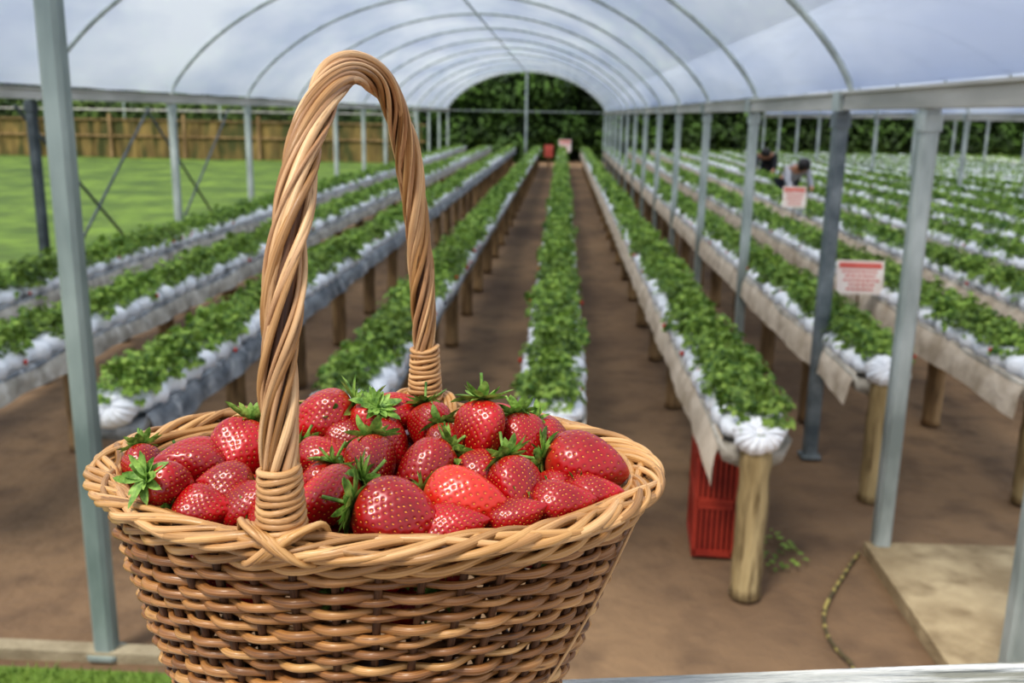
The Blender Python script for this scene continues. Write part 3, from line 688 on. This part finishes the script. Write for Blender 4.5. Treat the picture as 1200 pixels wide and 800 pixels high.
# ---------------------------------------------------------------- strawberries
def berry(seed,L,Rr,m,pw=.62,pl=.3):
    rd=random.Random(seed); nt,na=118,160
    t=np.linspace(0.002,.998,nt); t=.5-.5*np.cos(np.pi*t)
    pr=(t**.40)*((1-t)**pw); pr=pr/pr.max()*Rr
    ang=np.linspace(0,2*np.pi,na,endpoint=False)
    TT,AA=np.meshgrid(t,ang,indexing='ij'); RR=np.repeat(pr[:,None],na,1)
    wob=lambda A,T:1+.08*np.sin(A*2+seed)+.05*np.sin(A*3+seed*2+T*3)+.025*np.sin(A*5+seed+T*4)
    RR=RR*wob(AA,TT)
    bend=.005*np.sin(seed*1.7)
    X=RR*np.cos(AA)+bend*TT**2; Y=RR*np.sin(AA); Z=L/2-L*TT
    V=np.stack([X,Y,Z],-1).reshape(-1,3)
    ns=280; ss=[]
    cum=np.cumsum(pr*np.gradient(t)); cum/=cum[-1]
    for i in range(ns):
        tt=np.interp((i+.5)/ns*.97+.02,cum,t)+rd.uniform(-.006,.006); aa=i*2.39996+rd.uniform(-.05,.05); rr=np.interp(tt,t,pr)*float(wob(aa,tt))
        ss.append((rr*math.cos(aa)+bend*tt**2,rr*math.sin(aa),L/2-L*tt))
    S=np.array(ss)
    D=((V[:,None,:]-S[None])**2).sum(-1); dm=D.min(1)
    ctr=np.stack([bend*TT.reshape(-1),0*TT.reshape(-1),Z.reshape(-1)*.6],-1)
    dirn=V-ctr; dirn/=np.linalg.norm(dirn,axis=1)[:,None]+1e-9
    V=V-dirn*(.00046*np.exp(-dm/(.00085**2)))[:,None]
    b=MB(); fs=[(i*na+j,(i+1)*na+j,(i+1)*na+(j+1)%na,i*na+(j+1)%na) for i in range(nt-1) for j in range(na)]
    fs.append(tuple(range(na))); fs.append(tuple((nt-1)*na+j for j in range(na-1,-1,-1)))
    b.add(V.tolist(),fs,0)
    for s in S:
        s=Vector(s); c=Vector((0,0,s.z*.6)); nv=(s-c).normalized(); dn=(Vector((0,0,-1))+nv*nv.z).normalized(); sd=nv.cross(dn)
        s=s-nv*.00036; l,w,h=.0008,.00045,.0003
        b.add([s+dn*l,s-dn*l,s+sd*w,s-sd*w,s+nv*h],[(0,2,4),(2,1,4),(1,3,4),(3,0,4)],1)
    fl=b.mesh('fruit',[m,M['seed']])
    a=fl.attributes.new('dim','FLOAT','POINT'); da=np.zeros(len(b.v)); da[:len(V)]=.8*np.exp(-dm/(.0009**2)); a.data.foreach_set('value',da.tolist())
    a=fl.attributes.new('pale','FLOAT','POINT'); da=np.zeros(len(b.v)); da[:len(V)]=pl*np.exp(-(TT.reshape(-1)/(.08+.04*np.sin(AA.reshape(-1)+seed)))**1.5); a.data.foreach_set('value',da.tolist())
    c=MB(); nsq=rd.choice((9,10,11))
    for k in range(nsq*2):
        a=2*PI*k/nsq+rd.uniform(-.18,.18)+(.3 if k>=nsq else 0); out=Vector((math.cos(a),math.sin(a),0)); sd=Vector((-math.sin(a),math.cos(a),0))
        ln=rd.uniform(.014,.023)*(1 if k<nsq else .8); wd=ln*rd.uniform(.28,.38); lift=rd.uniform(-.7,.8) if k<nsq else rd.uniform(.1,1.3); tw=rd.uniform(-.6,.6)
        p=Vector((0,0,L/2+.0004)); an=lift*.3; vs=[]
        for q in range(7):
            tq=q/6; hw=wd/2*math.sin(PI*min(1,(tq*.86+.12)))**.8*(1 if q<6 else 0.02)
            vs+= [p+sd*hw+Vector((0,0,hw*(.5+tw*tq))),p,p-sd*hw+Vector((0,0,hw*(.5-tw*tq)))]
            an2=an+lift*tq*1.1; p=p+(out*math.cos(an2)+Vector((0,0,1))*math.sin(an2)+sd*tw*.3*tq)*(ln/6)
        c.add(vs,[(q*3+i,q*3+i+1,q*3+i+4,q*3+i+3) for q in range(6) for i in(0,1)])
    cy=c.mesh('calyx',M['calyx'])
    s=MB(); dx=rd.uniform(-.006,.006); s.tube(cr([Vector((0,0,L/2-.001)),Vector((dx*.4,0,L/2+.007)),Vector((dx,dx*.5,L/2+.016))],4),.001,6); sm=s.mesh('stem',M['calyx'])
    return fl,cy,sm
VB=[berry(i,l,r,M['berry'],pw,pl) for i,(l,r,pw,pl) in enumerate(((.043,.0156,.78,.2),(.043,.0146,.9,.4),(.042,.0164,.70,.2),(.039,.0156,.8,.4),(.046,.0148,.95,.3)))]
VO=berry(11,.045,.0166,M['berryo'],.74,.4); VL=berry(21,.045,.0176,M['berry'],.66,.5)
def place(p,tip,sc_,lab,var,group=None,roll=None):
    fl,cy,sm=var
    t=thing('strawberry',lab,'strawberry',p,group=group)
    q=Vector((0,0,-1)).rotation_difference(tip.normalized()); q=q@Quaternion((0,0,1),random.uniform(0,6) if roll is None else roll)
    t.rotation_mode='QUATERNION'; t.rotation_quaternion=q; t.scale=(sc_,)*3
    o=bpy.data.objects.new('fruit',fl); C.objects.link(o); o.parent=t
    c=bpy.data.objects.new('calyx',cy); C.objects.link(c); c.parent=t
    s=bpy.data.objects.new('stem',sm); C.objects.link(s); s.parent=c
    return t
BL=[
(374,490,.020,1.08,(-.75,-.3),.1,'plump red strawberry at the back left of the heap, right behind the handle'),
(474,485,.022,.97,(1,-.1),.1,'strawberry at the top of the heap with big leafy cap on its left'),
(432,500,.016,.85,(-.3,-.6),-.5,'strawberry showing its leafy cap between the plump one and the top one'),
(505,503,.016,.9,(.3,-1),.3,'small strawberry between the two leafy-capped ones at the top'),
(561,515,.018,1.05,(-.05,-1),.15,'upright strawberry with a spiky green cap standing at the back'),
(224,541,.010,1.0,(-.75,.1),.5,'strawberry farthest left in the back, lying on its side'),
(190,574,.006,.95,(.5,-.4),-.85,'strawberry at the left rim turned cap up, pale green star of sepals showing'),
(280,532,.010,1.05,(-.2,-.8),.5,'rounded strawberry left of the handle front leg, near the back'),
(252,574,.004,.95,(-.9,.05),.3,'dark strawberry lying flat between the cap-up one and the handle'),
(294,588,.0,.9,(.7,.4),.2,'strawberry touching the left of the handle base'),
(387,538,.010,.95,(.9,-.1),.3,'strawberry lying flat just right of the handle'),
(437,552,.009,1.0,(.1,-.75),.5,'strawberry in the middle left with its tip toward the viewer'),
(497,552,.009,1.0,(-.6,-.5),.5,'rounded strawberry in the very middle of the heap'),
(570,556,.007,.97,(1,-.1),.1,'strawberry lying sideways under the upright one'),
(690,546,.008,1.14,(1,-.1),.1,'largest strawberry at the right end with its green cap to the left'),
(614,519,.012,.9,(.2,-.8),.4,'strawberry squeezed between the upright and the largest one'),
(378,586,.004,1.1,(-.75,-.35),.2,'big strawberry right of the handle base with its cap to the right'),
(466,606,.003,1.13,(1,-.3),.05,'long strawberry at the front with a leafy cap at its upper left'),
(546,591,.004,1.1,(1,-.05),.25,'orange red strawberry at the front centre'),
(609,583,.003,1.0,(.3,-.8),.4,'strawberry just right of the orange red one'),
(660,588,.001,.9,(1,.1),.0,'small strawberry at the front right with cap to the left'),
(548,624,-.003,.9,(1,.1),.2,'strawberry half hidden by the front rim below the orange red one'),
(592,497,.014,.85,(1,-.1),0,'small strawberry peeping out behind the upright one'),
(236,597,-.002,.85,(1,0),.2,'strawberry almost hidden by the left front rim'),
(342,560,-.004,.9,(-.2,-.8),.4,'strawberry hidden behind the handle front leg'),
(455,520,.009,.85,(.4,-.6),.3,'small bright strawberry under the leafy top one'),
(525,530,.008,.85,(.2,-.8),.3,'small strawberry in the gap above the middle'),
(322,502,.002,.9,(-.3,-.8),.3,'strawberry behind the handle on the far side'),
(420,598,-.004,.9,(.3,-.6),.2,'strawberry under the caps between the two front ones'),
(650,520,.005,.9,(.5,-.5),-.3,'strawberry behind the cap of the largest one'),
(716,580,-.002,.88,(.9,.1),.2,'strawberry tucked at the right rim below the largest one'),
(626,612,-.002,.85,(.8,.3),.1,'strawberry showing just above the front rim right of the orange red one'),
(410,520,.008,.8,(.3,-.6),.3,'small strawberry under the leafy cap behind the flat one'),
(330,606,-.002,.85,(.6,.1),.3,'strawberry behind the handle base at the front rim'),
(168,556,-.004,.85,(.3,-.6),.4,'strawberry behind the pale star cap at the far left rim'),
]
pos=[];inf=[]
for u,v,m_,s,(dx,dy),tw,lab in BL:
    p=P(u,v,ZRIM+m_); tip=cR*dx+cU*dy+cT*tw; pos.append(p); inf.append((s*.95,tip,lab))
nfix=len(pos)
fr=random.Random(5)
for layer,zz,n in((0,-.008,26),(0,-.025,26),(1,-.052,18)):
    tries=0;c=0
    while c<n and tries<5000:
        tries+=1; a=fr.uniform(0,2*PI); q=math.sqrt(fr.random())*.9; A_,B2=prof(BH+zz)
        p=Vector((CX+math.cos(a)*q*(A_-.014),CY+math.sin(a)*q*(B2-.014),ZRIM+zz+fr.uniform(-.004,.004)))
        if all((p-o).length>.0215 for o in pos): pos.append(p); inf.append((fr.uniform(.78,.92),Vector((fr.gauss(0,1),fr.gauss(0,1),fr.gauss(0,.4))),None)); c+=1
for it in range(30):
    for i in range(len(pos)):
        for j in range(i+1,len(pos)):
            dlt=pos[j]-pos[i]; dd=dlt.length; need=.0262*(inf[i][0]+inf[j][0])/2
            if dd<need:
                k=(need-dd)/max(dd,1e-5)*.5; wi=.06 if i<nfix else .9; wj=.06 if j<nfix else .9
                vi=dlt*k*wi; vj=dlt*k*wj
                if i<nfix: vi.z=0
                if j<nfix: vj.z=0
                pos[i]=pos[i]-vi; pos[j]=pos[j]+vj
    for i in range(len(pos)):
        z=pos[i].z-ZL; A_,B2=prof(min(z,BH)); A_-=.020; B2-=.020
        if i>=nfix: pos[i].z=min(pos[i].z,ZRIM-.004)
        if z<BH+.012:
            lx,ly=pos[i].x-CX,pos[i].y-CY; q=math.hypot(lx/A_,ly/B2)
            if q>1: pos[i].x=CX+lx/q; pos[i].y=CY+ly/q
for i,(p,(s,tip,lab)) in enumerate(zip(pos,inf)):
    var=VB[i%5]
    if lab and 'orange red strawberry at' in lab: var=VO
    if lab and lab.startswith('largest'): var=VL
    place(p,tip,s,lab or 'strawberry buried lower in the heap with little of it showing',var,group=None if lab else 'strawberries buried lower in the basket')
# ---------------------------------------------------------------- light
w=bpy.data.worlds.new('world'); sc.world=w; w.use_nodes=True; N=w.node_tree.nodes; L=w.node_tree.links
bg=N['Background']; tc=N.new('ShaderNodeTexCoord'); nz=N.new('ShaderNodeTexNoise'); nz.inputs['Scale'].default_value=2.2; nz.inputs['Detail'].default_value=5
rp_=N.new('ShaderNodeValToRGB'); L.new(tc.outputs['Generated'],nz.inputs['Vector']); L.new(nz.outputs['Fac'],rp_.inputs[0]); L.new(rp_.outputs[0],bg.inputs['Color'])
rp_.color_ramp.elements[0].position=.34; rp_.color_ramp.elements[0].color=(.56,.68,.95,1); rp_.color_ramp.elements[1].color=(.95,.97,1.0,1); rp_.color_ramp.elements[1].position=.64
bg.inputs['Strength'].default_value=1.05
sd=bpy.data.lights.new('sun','SUN'); sd.energy=3.1; sd.angle=math.radians(14); sd.color=(1,.94,.85); so=bpy.data.objects.new('sun',sd); C.objects.link(so)
so.rotation_euler=Vector((.35,.55,-1)).to_track_quat('-Z','Y').to_euler()
